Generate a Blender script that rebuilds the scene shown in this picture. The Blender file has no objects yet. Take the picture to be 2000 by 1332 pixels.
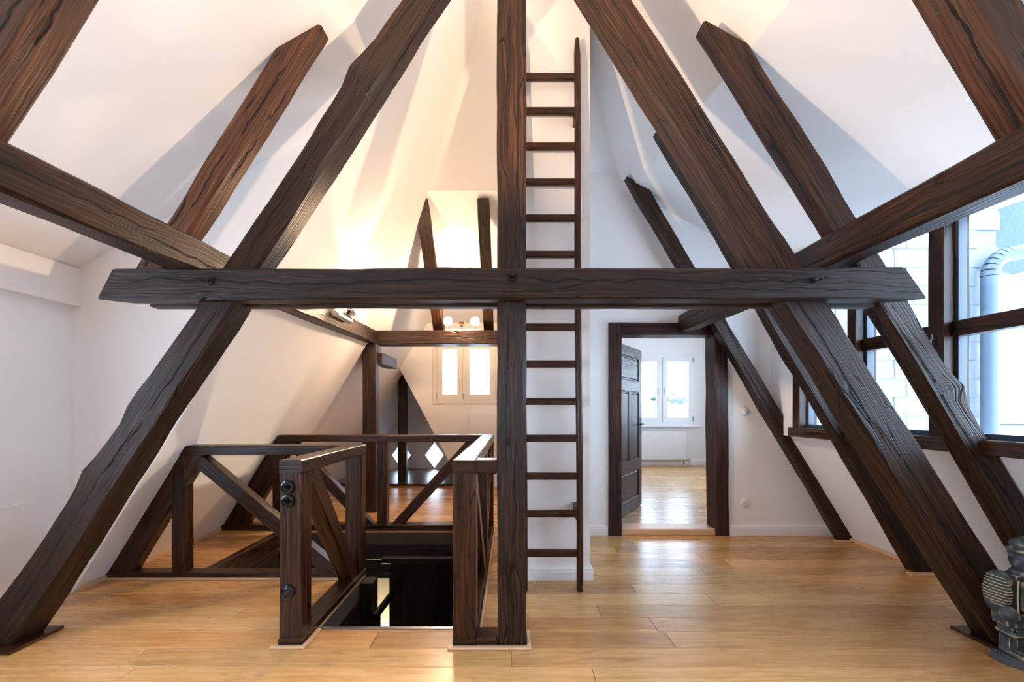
import bpy, bmesh, math, random
from mathutils import Vector, Matrix, noise

random.seed(7)
S = bpy.context.scene
COL = S.collection
R = math.radians

# ------------------------------------------------------------------ camera, world, light, exposure
FPX = 880.0; HZ = 798.0; CAMZ = 1.25
cam_d = bpy.data.cameras.new('camera'); cam = bpy.data.objects.new('camera', cam_d); COL.objects.link(cam)
cam.location = (0, 0, CAMZ); cam.rotation_euler = (R(90), 0, 0)
cam_d.sensor_width = 36.0; cam_d.sensor_fit = 'HORIZONTAL'
cam_d.lens = 36.0 * FPX / 2000.0
cam_d.shift_y = (HZ - 666.0) / 2000.0
cam_d.clip_start = 0.05; cam_d.clip_end = 300
S.camera = cam

S.view_settings.view_transform = 'Standard'
S.view_settings.look = 'None'
S.view_settings.gamma = 1.0
S.view_settings.use_curve_mapping = False
S.view_settings.exposure = 0.15
S.cycles.max_bounces = 10; S.cycles.diffuse_bounces = 6; S.cycles.glossy_bounces = 4
S.cycles.transparent_max_bounces = 12
S.cycles.sample_clamp_indirect = 6.0
S.cycles.caustics_reflective = False; S.cycles.caustics_refractive = False

W = bpy.data.worlds.new('World'); S.world = W; W.use_nodes = True
wn = W.node_tree.nodes; wl = W.node_tree.links
bg = wn['Background']
bg.inputs['Color'].default_value = (0.62, 0.79, 1.0, 1)
bg.inputs['Strength'].default_value = 12.5

WARM = (1.0, 0.69, 0.43)
COOL = (0.72, 0.86, 1.0)

def area(name, loc, rot, sx, sy, power, color):
    l = bpy.data.lights.new(name, 'AREA'); l.shape = 'RECTANGLE'; l.size = sx; l.size_y = sy
    l.energy = power; l.color = color
    o = bpy.data.objects.new(name, l); COL.objects.link(o); o.location = loc; o.rotation_euler = rot
    return o
def spot(name, loc, target, power, color, size, blend=0.3, r=0.03):
    l = bpy.data.lights.new(name, 'SPOT'); l.energy = power; l.color = color
    l.spot_size = R(size); l.spot_blend = blend; l.shadow_soft_size = r
    o = bpy.data.objects.new(name, l); COL.objects.link(o); o.location = loc
    d = Vector(target) - Vector(loc); o.rotation_euler = d.to_track_quat('-Z', 'Y').to_euler()
    return o
def point(name, loc, power, color, r=0.04):
    l = bpy.data.lights.new(name, 'POINT'); l.energy = power; l.color = color; l.shadow_soft_size = r
    o = bpy.data.objects.new(name, l); COL.objects.link(o); o.location = loc
    return o

# daylight comes from the sky through the window openings (portals only guide the sampling of the sky)
def portal(loc, rot, sx, sy):
    o = area('window_portal', loc, rot, sx, sy, 1, (1, 1, 1)); o.data.cycles.is_portal = True
portal((2.78, 1.0, 1.85), (0, R(90), 0), 1.6, 6.3)
portal((-3.12, .08, 1.33), (0, R(-90), 0), 1.25, 3.4)
portal((3.15, 9.66, 1.65), (R(-90), 0, 0), 1.4, 1.5)
portal((4.45, 7.15, 1.58), (0, R(90), 0), 1.3, 1.8)
portal((-0.74, 7.45, 1.85), (R(-90), 0, 0), 1.0, 1.0)
# halogen lamps standing on the purlins and on the tie beam
spot('halogen_beam', (1.42, 0.95, 2.26), (-1.98, 2.25, 4.46), 290, WARM, 80, 0.35)
spot('halogen_beam', (-1.42, 0.95, 2.26), (1.98, 2.25, 4.46), 290, WARM, 80, 0.35)
spot('halogen_beam', (-1.47, 4.16, 2.31), (-1.22, 3.62, 2.95), 120, WARM, 58, 0.5)
spot('halogen_beam', (-0.64, 5.45, 2.42), (-0.64, 5.40, 3.3), 90, WARM, 40, 0.5)
point('halogen_glow', (-0.64, 5.40, 2.42), 55, WARM)
spot('halogen_beam', (-0.785, 5.46, 2.33), (-1.9, 3.3, .7), 75, WARM, 95, 0.6)
spot('halogen_beam', (-0.455, 5.46, 2.33), (-.9, 3.3, .3), 45, WARM, 95, 0.6)
spot('halogen_beam', (-0.62, 5.42, 2.50), (-.9, 7.3, 1.2), 30, WARM, 110, 0.8)
point('halogen_glow', (-1.46, 4.30, 2.34), 42, WARM)
spot('halogen_beam', (0.68, 3.75, 2.12), (2.5, 4.5, .1), 60, WARM, 62, 0.4)
point('stair_hall_lamp', (-1.5, 4.72, -1.7), 90, (1.0, 0.85, 0.62), 0.1)

# ------------------------------------------------------------------ node helpers / materials
def newmat(name):
    m = bpy.data.materials.new(name); m.use_nodes = True
    nt = m.node_tree; b = nt.nodes['Principled BSDF']
    return m, nt, nt.nodes, nt.links, b
def N(nt, t, **kw):
    n = nt.nodes.new(t)
    for k, v in kw.items(): setattr(n, k, v)
    return n
def ramp(nt, src, stops):
    r = N(nt, 'ShaderNodeValToRGB'); nt.links.new(src, r.inputs[0])
    el = r.color_ramp.elements
    el[0].position, el[0].color = stops[0][0], (*stops[0][1], 1)
    el[1].position, el[1].color = stops[-1][0], (*stops[-1][1], 1)
    for p, c in stops[1:-1]:
        e = el.new(p); e.color = (*c, 1)
    return r.outputs[0]
def plain(name, col, rough=0.5, metal=0.0, bump=0.0, bscale=40.0, coat=0.0, mott=.12):
    m, nt, n, l, b = newmat(name)
    b.inputs['Roughness'].default_value = rough
    b.inputs['Metallic'].default_value = metal
    b.inputs['Coat Weight'].default_value = coat
    tc = N(nt, 'ShaderNodeTexCoord'); no = N(nt, 'ShaderNodeTexNoise'); no.inputs['Scale'].default_value = bscale
    l.new(tc.outputs['Object'], no.inputs['Vector'])
    mx = N(nt, 'ShaderNodeMix', data_type='RGBA', blend_type='MULTIPLY'); mx.inputs[0].default_value = mott
    mx.inputs[6].default_value = (*col, 1); l.new(no.outputs['Fac'], mx.inputs[7]); l.new(mx.outputs[2], b.inputs['Base Color'])
    if bump:
        bp = N(nt, 'ShaderNodeBump'); bp.inputs['Strength'].default_value = bump; bp.inputs['Distance'].default_value = 0.01
        l.new(no.outputs['Fac'], bp.inputs['Height']); l.new(bp.outputs[0], b.inputs['Normal'])
    return m
def emis(name, col, s):
    m, nt, n, l, b = newmat(name)
    b.inputs['Base Color'].default_value = (*col, 1)
    b.inputs['Emission Color'].default_value = (*col, 1); b.inputs['Emission Strength'].default_value = s
    return m

SPEC = .32
def timber_mat(name, dark, mid, light, rough=0.36, bump=0.55, grain=26.0, rnd=0.35, wave=.14, crack=1.0, knot=.8, spec=.29):
    """old planed timber; UV u runs along the grain, v across it, both in metres"""
    m, nt, n, l, b = newmat(name)
    b.inputs['Specular IOR Level'].default_value = spec
    uv = N(nt, 'ShaderNodeUVMap'); oi = N(nt, 'ShaderNodeObjectInfo')
    off = N(nt, 'ShaderNodeVectorMath', operation='MULTIPLY_ADD')
    off.inputs[1].default_value = (1, 1, 1)
    sc = N(nt, 'ShaderNodeVectorMath', operation='SCALE'); sc.inputs[0].default_value = (37, 19, 11); l.new(oi.outputs['Random'], sc.inputs['Scale'])
    l.new(uv.outputs[0], off.inputs[0]); l.new(sc.outputs[0], off.inputs[2])
    # warp
    w = N(nt, 'ShaderNodeTexNoise'); w.inputs['Scale'].default_value = 2.2; w.inputs['Detail'].default_value = 2
    mpw = N(nt, 'ShaderNodeMapping'); mpw.inputs['Scale'].default_value = (1.1, 2.6, 1); l.new(off.outputs[0], mpw.inputs[0]); l.new(mpw.outputs[0], w.inputs['Vector'])
    wa = N(nt, 'ShaderNodeVectorMath', operation='MULTIPLY_ADD'); wa.inputs[1].default_value = (0, 0.07, 0)
    l.new(w.outputs['Color'], wa.inputs[0]); l.new(off.outputs[0], wa.inputs[2])
    mp = N(nt, 'ShaderNodeMapping'); mp.inputs['Scale'].default_value = (1.0, grain, 1); l.new(wa.outputs[0], mp.inputs[0])
    g = N(nt, 'ShaderNodeTexNoise'); g.inputs['Scale'].default_value = 2.4; g.inputs['Detail'].default_value = 6; g.inputs['Roughness'].default_value = 0.62
    l.new(mp.outputs[0], g.inputs['Vector'])
    mp2 = N(nt, 'ShaderNodeMapping'); mp2.inputs['Scale'].default_value = (2.2, 9.0, 1); l.new(wa.outputs[0], mp2.inputs[0])
    wv = N(nt, 'ShaderNodeTexWave', bands_direction='Y'); wv.inputs['Scale'].default_value = 1.7; wv.inputs['Distortion'].default_value = 5.0
    wv.inputs['Detail'].default_value = 3; wv.inputs['Detail Scale'].default_value = 0.8
    l.new(mp2.outputs[0], wv.inputs['Vector'])
    mixg = N(nt, 'ShaderNodeMath', operation='MULTIPLY_ADD'); mixg.inputs[1].default_value = wave
    l.new(wv.outputs['Fac'], mixg.inputs[0]); l.new(g.outputs['Fac'], mixg.inputs[2])
    col = ramp(nt, mixg.outputs[0], [(0.34, dark), (0.54, mid), (0.78, light)])
    # long drying cracks
    mpc = N(nt, 'ShaderNodeMapping'); mpc.inputs['Scale'].default_value = (0.75, 7.5, 1); l.new(wa.outputs[0], mpc.inputs[0])
    c = N(nt, 'ShaderNodeTexNoise'); c.inputs['Scale'].default_value = 1.5; c.inputs['Detail'].default_value = 1.5
    l.new(mpc.outputs[0], c.inputs['Vector'])
    cs = N(nt, 'ShaderNodeMath', operation='SUBTRACT'); cs.inputs[1].default_value = 0.5; l.new(c.outputs['Fac'], cs.inputs[0])
    ca = N(nt, 'ShaderNodeMath', operation='ABSOLUTE'); l.new(cs.outputs[0], ca.inputs[0])
    cr = ramp(nt, ca.outputs[0], [(0.0, (0, 0, 0)), (0.006, (0.1, 0.1, 0.1)), (0.013, (1, 1, 1))])
    # gate cracks so they come and go
    gn = N(nt, 'ShaderNodeTexNoise'); gn.inputs['Scale'].default_value = 1.1; mpg = N(nt, 'ShaderNodeMapping'); mpg.inputs['Scale'].default_value = (0.9, 2.5, 1)
    mpg.inputs['Location'].default_value = (5, 3, 0); l.new(off.outputs[0], mpg.inputs[0]); l.new(mpg.outputs[0], gn.inputs['Vector'])
    gate = ramp(nt, gn.outputs['Fac'], [(0.47, (1, 1, 1)), (0.53, (1-crack,)*3)])
    ck = N(nt, 'ShaderNodeMath', operation='MAXIMUM'); l.new(cr, ck.inputs[0]); l.new(gate, ck.inputs[1])
    mm = N(nt, 'ShaderNodeMix', data_type='RGBA'); mm.inputs[6].default_value = (dark[0]*.25, dark[1]*.25, dark[2]*.25, 1)
    l.new(ck.outputs[0], mm.inputs[0]); l.new(col, mm.inputs[7])
    # knots
    vo = N(nt, 'ShaderNodeTexVoronoi'); vo.inputs['Scale'].default_value = 1.0; mpv = N(nt, 'ShaderNodeMapping'); mpv.inputs['Scale'].default_value = (2.6, 6.0, 1)
    l.new(wa.outputs[0], mpv.inputs[0]); l.new(mpv.outputs[0], vo.inputs['Vector'])
    kn = ramp(nt, vo.outputs['Distance'], [(0.03, (0.35, 0.35, 0.35)), (0.1, (1, 1, 1))])
    mk = N(nt, 'ShaderNodeMix', data_type='RGBA', blend_type='MULTIPLY'); mk.inputs[0].default_value = knot
    l.new(mm.outputs[2], mk.inputs[6]); l.new(kn, mk.inputs[7])
    # per piece tone
    hv = N(nt, 'ShaderNodeHueSaturation'); mr = N(nt, 'ShaderNodeMapRange'); mr.inputs[3].default_value = 1 - rnd; mr.inputs[4].default_value = 1 + rnd
    l.new(oi.outputs['Random'], mr.inputs[0]); l.new(mr.outputs[0], hv.inputs['Value']); l.new(mk.outputs[2], hv.inputs['Color'])
    l.new(hv.outputs[0], b.inputs['Base Color'])
    hs = N(nt, 'ShaderNodeMath', operation='MULTIPLY'); l.new(mixg.outputs[0], hs.inputs[0]); l.new(ck.outputs[0], hs.inputs[1])
    bp = N(nt, 'ShaderNodeBump'); bp.inputs['Strength'].default_value = bump; bp.inputs['Distance'].default_value = 0.008
    l.new(hs.outputs[0], bp.inputs['Height']); l.new(bp.outputs[0], b.inputs['Normal'])
    rr = N(nt, 'ShaderNodeMapRange'); rr.inputs[3].default_value = rough - .1; rr.inputs[4].default_value = rough + .16
    l.new(g.outputs['Fac'], rr.inputs[0]); l.new(rr.outputs[0], b.inputs['Roughness'])
    return m

M = {}
M['timber'] = timber_mat('dark_timber', (.005, .0022, .0015), (.021, .0080, .0042), (.080, .032, .0135), 0.36, 0.8, grain=42, wave=.08)
M['lamplit_timber'] = timber_mat('lamp_tinted_timber', (.018, .007, .004), (.066, .025, .011), (.15, .06, .026), 0.36, 0.8, grain=34, wave=.08)  # dark timber made lighter and redder; warm lamp light put into the rafter colour
M['stain'] = timber_mat('stained_pine', (.007, .003, .002), (.032, .0108, .0050), (.095, .034, .013), 0.27, 0.25, 20, wave=.06)
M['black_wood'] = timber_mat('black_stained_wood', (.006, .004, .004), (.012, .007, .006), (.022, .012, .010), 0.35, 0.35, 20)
M['door_wood'] = timber_mat('oak_door_wood', (.012, .005, .006), (.034, .014, .013), (.075, .034, .028), 0.36, 0.3, 22, 0.1, spec=.25)
OAKS = []
for _i, (_k, _w) in enumerate(((1.12, 1.06), (1.0, 1.0), (.90, .96), (.78, .88), (1.05, 1.12), (.96, .90))):
    _c = lambda r, g_, b_: (min(.8, r*_k), min(.7, g_*.96*_k*(_w**.5)), b_*.80*_k*_w)
    OAKS.append(timber_mat('oak_plank_%s' % ('light', 'honey', 'mid', 'dark', 'pale', 'amber')[_i], _c(.46, .24, .096), _c(.56, .318, .142), _c(.63, .385, .185), 0.24, 0.06, 20, 0.10, spec=.5, wave=.06, crack=.25, knot=.3))
M['oak'] = None
M['oak_dark'] = timber_mat('dark_eave_boards', (.05, .025, .015), (.10, .055, .035), (.16, .09, .055), 0.25, 0.15, 16, 0.2)
M['oak_trim'] = plain('oak_trim', (.66, .42, .25), .4)
M['plaster'] = plain('white_plaster', (.86, .845, .84), .75, bump=.03, bscale=18, mott=.02)
M['white'] = plain('white_lacquer', (.86, .86, .86), .35)
M['warm_white'] = plain('warm_white_lacquer', (.80, .76, .70), .4)
M['crack_black'] = plain('crack_shadow_wood', (.004, .003, .003), .95)
M['cream'] = plain('cream_paint', (.80, .70, .50), .6)
M['steel'] = plain('brushed_steel', (.45, .45, .48), .28, 1.0)
M['chrome'] = plain('chrome', (.75, .75, .75), .12, 1.0)
M['black_glaze'] = plain('black_glaze', (.004, .004, .005), .10)
M['porcelain'] = plain('white_porcelain', (.82, .82, .80), .2)
M['iron'] = plain('dark_iron', (.03, .022, .02), .45, .6, .3)
M['subfloor'] = plain('subfloor', (.05, .03, .02), .8)
M['oak_far'] = timber_mat('oak_boards_plain', (.42, .215, .085), (.56, .315, .138), (.67, .42, .21), 0.25, 0.10, 16, 0.1, spec=.5, wave=.10, crack=.3, knot=.3)
M['slate_white'] = plain('white_slate', (.155, .18, .20), .6, bump=.3)
M['slate_blue'] = plain('blue_slate', (.02, .045, .09), .5, bump=.6)
M['zinc'] = plain('zinc', (.045, .065, .095), .4)
M['foliage'] = plain('foliage', (.03, .06, .04), .8, bump=.5)
M['ground'] = plain('outside_ground', (.5, .52, .5), .9)
M['lamp_on'] = emis('lit_halogen', (1.0, .82, .6), 14)

def glass_mat():
    m, nt, n, l, b = newmat('window_glass')
    out = n['Material Output']; tr = N(nt, 'ShaderNodeBsdfTransparent'); tr.inputs[0].default_value = (.95, .98, 1, 1)
    gl = N(nt, 'ShaderNodeBsdfGlossy'); gl.inputs['Roughness'].default_value = 0.02
    lw = N(nt, 'ShaderNodeLayerWeight'); lw.inputs[0].default_value = .5
    pw = N(nt, 'ShaderNodeMath', operation='POWER'); pw.inputs[1].default_value = 4.5; l.new(lw.outputs['Facing'], pw.inputs[0])
    fr = N(nt, 'ShaderNodeMath', operation='MULTIPLY_ADD'); fr.inputs[1].default_value = .8; fr.inputs[2].default_value = .04; l.new(pw.outputs[0], fr.inputs[0])
    mx = N(nt, 'ShaderNodeMixShader'); l.new(fr.outputs[0], mx.inputs[0]); l.new(tr.outputs[0], mx.inputs[1]); l.new(gl.outputs[0], mx.inputs[2])
    l.new(mx.outputs[0], out.inputs[0]); return m
M['glass'] = glass_mat()

def stone_mat():
    m, nt, n, l, b = newmat('carved_stone')
    ge = N(nt, 'ShaderNodeNewGeometry'); tc = N(nt, 'ShaderNodeTexCoord')
    no = N(nt, 'ShaderNodeTexNoise'); no.inputs['Scale'].default_value = 30; no.inputs['Detail'].default_value = 5
    l.new(tc.outputs['Object'], no.inputs['Vector'])
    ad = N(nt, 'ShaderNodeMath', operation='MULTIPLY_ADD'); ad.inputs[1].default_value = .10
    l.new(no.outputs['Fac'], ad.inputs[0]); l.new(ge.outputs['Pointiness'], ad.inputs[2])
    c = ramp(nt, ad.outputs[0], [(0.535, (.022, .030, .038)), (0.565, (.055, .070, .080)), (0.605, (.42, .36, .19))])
    l.new(c, b.inputs['Base Color']); b.inputs['Roughness'].default_value = .62
    bp = N(nt, 'ShaderNodeBump'); bp.inputs['Strength'].default_value = .5; bp.inputs['Distance'].default_value = .004
    l.new(no.outputs['Fac'], bp.inputs['Height']); l.new(bp.outputs[0], b.inputs['Normal'])
    return m
M['stone'] = stone_mat()
M['stone_plain'] = plain('dark_stone', (.045, .055, .06), .65, bump=.4, bscale=60)
M['stone_rib'] = plain('pale_yellow_stone', (.50, .43, .24), .7, bump=.3, bscale=90)

# ------------------------------------------------------------------ object helpers
def tag(o, label=None, cat=None, group=None, kind=None):
    if label: o['label'] = label
    if cat: o['category'] = cat
    if group: o['group'] = group
    if kind: o['kind'] = kind
    return o
def empty(name, loc=(0, 0, 0), rz=0):
    o = bpy.data.objects.new(name, None); COL.objects.link(o); o.location = loc; o.rotation_euler = (0, 0, rz)
    o.empty_display_size = .1
    return o
def link(name, me, mat, parent=None):
    o = bpy.data.objects.new(name, me); COL.objects.link(o)
    if mat is not None and not me.materials: me.materials.append(mat)
    if parent is not None: o.parent = parent
    return o
def fin(bm, name, mat, parent=None, sharp=35, smooth=True, origin=None):
    bmesh.ops.recalc_face_normals(bm, faces=bm.faces)
    if smooth:
        for f in bm.faces: f.smooth = True
    me = bpy.data.meshes.new(name)
    if origin is not None: bmesh.ops.translate(bm, verts=bm.verts, vec=-Vector(origin))
    bm.to_mesh(me); bm.free()
    if smooth: me.set_sharp_from_angle(angle=R(sharp))
    o = link(name, me, mat, parent)
    if origin is not None: o.location = origin
    return o
def boxuv(bm, axis=0):
    """metric UVs with u along the given axis"""
    uvl = bm.loops.layers.uv.verify()
    oth = [a for a in (0, 1, 2) if a != axis]
    for f in bm.faces:
        n = f.normal
        k = max(oth, key=lambda a: abs(n[a])) if abs(n[axis]) < .8 else None
        for lp in f.loops:
            c = lp.vert.co
            if k is None: lp[uvl].uv = (c[oth[0]], c[oth[1]])
            else:
                v = oth[0] if k == oth[1] else oth[1]
                lp[uvl].uv = (c[axis], c[v] + (.37 if k == oth[0] else 0))
def addbox(bm, lo, hi):
    x0, y0, z0 = lo; x1, y1, z1 = hi
    vs = [bm.verts.new(p) for p in ((x0,y0,z0),(x1,y0,z0),(x1,y1,z0),(x0,y1,z0),(x0,y0,z1),(x1,y0,z1),(x1,y1,z1),(x0,y1,z1))]
    for f in ((0,3,2,1),(4,5,6,7),(0,1,5,4),(1,2,6,5),(2,3,7,6),(3,0,4,7)): bm.faces.new([vs[i] for i in f])
    return vs
def box(name, lo, hi, mat, parent=None, bev=0.0, axis=None):
    bm = bmesh.new(); addbox(bm, lo, hi)
    if bev: bmesh.ops.bevel(bm, geom=list(bm.edges), offset=bev, segments=1, affect='EDGES')
    bm.normal_update()
    if axis is None:
        d = [hi[i]-lo[i] for i in range(3)]; axis = d.index(max(d))
    boxuv(bm, axis)
    return fin(bm, name, mat, parent, smooth=False)
def addcyl(bm, p0, p1, r0, r1=None, n=16, cap=True):
    p0 = Vector(p0); p1 = Vector(p1); r1 = r0 if r1 is None else r1
    d = (p1 - p0).normalized(); a = d.orthogonal().normalized(); b = d.cross(a)
    A = []; B = []
    for i in range(n):
        t = 2*math.pi*i/n; v = a*math.cos(t) + b*math.sin(t)
        A.append(bm.verts.new(p0 + v*r0)); B.append(bm.verts.new(p1 + v*r1))
    for i in range(n):
        j = (i+1) % n; bm.faces.new((A[i], A[j], B[j], B[i]))
    if cap: bm.faces.new(A[::-1]); bm.faces.new(B)
def cyl(name, p0, p1, r0, mat, parent=None, r1=None, n=16):
    bm = bmesh.new(); addcyl(bm, p0, p1, r0, r1, n); return fin(bm, name, mat, parent)
def prism(name, pts, vec, mat, parent=None, axis=None, smooth=False):
    """polygon extruded by vec"""
    bm = bmesh.new(); vec = Vector(vec)
    a = [bm.verts.new(p) for p in pts]; b = [bm.verts.new(Vector(p)+vec) for p in pts]
    f1 = bm.faces.new(a); f2 = bm.faces.new(b[::-1]); n = len(pts)
    for i in range(n):
        j = (i+1) % n; bm.faces.new((a[j], a[i], b[i], b[j]))
    if n > 4:
        from mathutils.geometry import tessellate_polygon
        tris = tessellate_polygon([[Vector(p) for p in pts]])
        bmesh.ops.delete(bm, geom=[f1, f2], context='FACES_ONLY')
        for t in tris: bm.faces.new([a[i] for i in t]); bm.faces.new([b[i] for i in t][::-1])
    bmesh.ops.recalc_face_normals(bm, faces=bm.faces); bm.normal_update()
    if axis is not None: boxuv(bm, axis)
    return fin(bm, name, mat, parent, smooth=False)
def holed(name, outer, holes, u, v, vec, mat, origin, parent=None):
    """planar wall: outer rectangle/polygon minus rectangles, in (u,v) coords, extruded by vec"""
    from mathutils.geometry import delaunay_2d_cdt
    pts = [Vector(p) for p in outer]; edges = [(i, (i+1) % len(outer)) for i in range(len(outer))]
    for h in holes:
        k = len(pts); x0, y0, x1, y1 = h
        pts += [Vector(p) for p in ((x0, y0), (x1, y0), (x1, y1), (x0, y1))]
        edges += [(k, k+1), (k+1, k+2), (k+2, k+3), (k+3, k)]
    vo, eo, fo, *_ = delaunay_2d_cdt(pts, edges, [], 1, 1e-6)
    keep = []
    for f in fo:
        c = sum((vo[i] for i in f), Vector((0, 0)))/len(f)
        if any(h[0] < c.x < h[2] and h[1] < c.y < h[3] for h in holes): continue
        keep.append(f)
    bm = bmesh.new(); O = Vector(origin); u = Vector(u); v = Vector(v)
    vs = [bm.verts.new(O + u*p.x + v*p.y) for p in vo]
    fs = [bm.faces.new([vs[i] for i in f]) for f in keep]
    r = bmesh.ops.extrude_face_region(bm, geom=fs)
    nv = [g for g in r['geom'] if isinstance(g, bmesh.types.BMVert)]
    bmesh.ops.translate(bm, verts=nv, vec=Vector(vec))
    for g in [x for x in bm.verts if not x.link_faces]: bm.verts.remove(g)
    # extrude keeps the original faces: they form the other side
    return fin(bm, name, mat, parent, smooth=False)

def timber(name, q0, q1, mat, parent=None, ch=.010, amp=.004, seg=.10, seed=None, bumps=(), bow=(0, 0, 0)):
    """hewn beam lofted between two quads (4 corners each, same order); wavy, chamfered arrises"""
    seed = random.random()*100 if seed is None else seed
    q0 = [Vector(p) for p in q0]; q1 = [Vector(p) for p in q1]
    c0 = sum(q0, Vector())/4; c1 = sum(q1, Vector())/4; L = (c1-c0).length
    n = max(2, int(L/seg)); bow = Vector(bow)
    ax = (c1-c0).normalized()
    bm = bmesh.new(); uvl = bm.loops.layers.uv.verify(); rings = []
    for k in range(n+1):
        t = k/n; c = c0.lerp(c1, t)
        q = [q0[i].lerp(q1[i], t) + bow*(4*t*(1-t)) for i in range(4)]
        ring = []; 
        for i in range(4):
            p = q[i]; s = t*L
            rad = (p-c); rad -= ax*rad.dot(ax)
            dn = noise.noise(Vector((s*1.9, i*7.3+seed, 1.7)))*1.5 + noise.noise(Vector((s*6.0, i*5.1+seed, 8.7)))*.6
            d = rad.normalized()*dn*amp
            for (bi, bs, bw, ba) in bumps:
                if bi == i: d += rad.normalized()*ba*math.exp(-((s-bs)/bw)**2)
            e1 = (q[(i-1) % 4]-p); e2 = (q[(i+1) % 4]-p)
            cc = ch*(1 + .9*noise.noise(Vector((s*3.1, i*3.3+seed, 4.2))))
            ring.append(bm.verts.new(p + d + e1.normalized()*cc)); ring.append(bm.verts.new(p + d + e2.normalized()*cc))
        rings.append(ring)
    vv = [0]
    for i in range(8): vv.append(vv[-1] + (rings[0][(i+1) % 8].co-rings[0][i].co).length)
    for k in range(n):
        for i in range(8):
            j = (i+1) % 8
            f = bm.faces.new((rings[k][i], rings[k][j], rings[k+1][j], rings[k+1][i]))
            us = (k/n*L, k/n*L, (k+1)/n*L, (k+1)/n*L); ws = (vv[i], vv[i+1], vv[i+1], vv[i])
            for lp, uu, w in zip(f.loops, us, ws): lp[uvl].uv = (uu, w)
    for rg in (rings[0][::-1], rings[-1]):
        f = bm.faces.new(rg)
        for lp in f.loops: lp[uvl].uv = (lp.vert.co.x, lp.vert.co.z+lp.vert.co.y)
    return fin(bm, name, mat, parent, sharp=28)
def qx(x, y0, y1, z0, z1): return [(x, y0, z0), (x, y1, z0), (x, y1, z1), (x, y0, z1)]
def qy(y, x0, x1, z0, z1): return [(x0, y, z0), (x1, y, z0), (x1, y, z1), (x0, y, z1)]
def qz(z, x0, x1, y0, y1): return [(x0, y0, z), (x1, y0, z), (x1, y1, z), (x0, y1, z)]
def crack(o, a, b, d, w=.004, wob=.012, seed=0, n=70):
    '''long drying split following the real surface of timber o from a to b (room coords); d points into the face'''
    from mathutils.bvhtree import BVHTree
    me = o.data; t = BVHTree.FromPolygons([v.co.copy() for v in me.vertices], [tuple(p.vertices) for p in me.polygons])
    M0 = Vector(o.parent.location) if o.parent else Vector((0, 0, 0))
    a = Vector(a)-M0; b = Vector(b)-M0; d = Vector(d).normalized(); ax = (b-a).normalized(); lat = ax.cross(d).normalized()
    bm = bmesh.new(); prev = None
    for k in range(n+1):
        q = k/n; c = a.lerp(b, q) + lat*wob*noise.noise(Vector((q*9, seed, 0))) + lat*.003*noise.noise(Vector((q*55, seed, 3)))
        ww = 1.9*w*(.25 + .9*abs(noise.noise(Vector((q*14, seed, 9)))) + .35)*min(1, q*12+.05, (1-q)*12+.05)
        pr = []
        for sg in (-1, 1):
            h = t.ray_cast(c + lat*sg*ww*.5 - d*.15, d)
            if h[0] is None: pr = None; break
            pr.append(bm.verts.new(h[0] - d*.0012))
        if pr and prev: bm.faces.new((prev[0], prev[1], pr[1], pr[0]))
        prev = pr
    return fin(bm, 'drying_crack', M['crack_black'], o, smooth=False)
def bar(name, axis, a, b, r1, r2, mat, parent=None, **kw):
    f = (qx, qy, qz)[axis]; return timber(name, f(a, *r1, *r2), f(b, *r1, *r2), mat, parent, **kw)
def copyobj(o, parent=None):
    c = o.copy(); COL.objects.link(c); c.parent = parent; return c

# ------------------------------------------------------------------ room shell
YB = -2.3                                   # wall behind the camera
def rl(z): return -3.0 + .62*z               # left roof slope
def rr_(z): return 3.23 - .61*z              # right roof slope
RZ = 6.23/1.23; RX = rl(RZ)                  # ridge
def cl(x): return 2.214 + .58*(x+2.94)       # left dormer ceiling
def crz(x, y): return 3.88 - .53*x + .07*(y-2.54)   # right dormer ceiling
PL = M['plaster']
fold_l = (rl(3.42), 3.42)
def fr(y): z = (3.88 - .53*3.23 + .07*(y-2.54))/(1 - .53*.61); return rr_(z), z

def st(o): o['kind'] = 'structure'; return o
# floor slab (with the stairwell cut out) and ceiling planes
HA = (-1.107, 2.555, -.31, 4.60); HB = (-2.38, 3.42, -1.107, 4.60)
floor = st(holed('floor', [(-3.25, YB), (3.5, YB), (3.5, 9.6), (-3.25, 9.6)], [HA, HB], (1, 0, 0), (0, 1, 0), (0, 0, -.12), M['subfloor'], (0, 0, -.018)))
RLV = (-.85, 0, .53)
def rlp(y, z): return (rl(z), y, z)
def rrp(y, z): return (rr_(z), y, z)
st(prism('ceiling', [rlp(3.08, 0), rlp(9.3, 0), rlp(9.3, 2.64), rlp(7.3, 2.64), rlp(4.57, 3.46), (RX, 2.965, RZ), (RX, YB, RZ), rlp(YB, 3.42), rlp(3.08, 3.42)], (-.085, 0, .053), PL))
st(prism('ceiling', [(RX, YB, RZ), (RX, 2.965, RZ), rrp(4.57, 3.46), rrp(4.57, fr(4.57)[1]), (fr(YB)[0], YB, fr(YB)[1])], (.085, 0, .053), PL))
st(prism('ceiling', [(-3.1, YB, cl(-3.1)), (-3.1, 3.12, cl(-3.1)), (fold_l[0], 3.12, cl(fold_l[0])), (fold_l[0], YB, cl(fold_l[0]))], (0, 0, .08), PL))
st(prism('ceiling', [(2.8, YB, crz(2.8, YB)), (2.8, 4.5, crz(2.8, 4.5)), (fr(4.5)[0], 4.5, fr(4.5)[1]), (fr(YB)[0], YB, fr(YB)[1])], (0, 0, .08), PL))
st(prism('ceiling', [rlp(4.57, 3.46), rrp(4.57, 3.46), (RX, 2.965, RZ)], (0, .07, .07), PL))
st(prism('ceiling', [(rl(3.46), 4.57, 3.46), (.62, 4.57, 3.46), (.62, 7.3, 2.64), (rl(2.64), 7.3, 2.64)], (0, .03, .08), PL))
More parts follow.
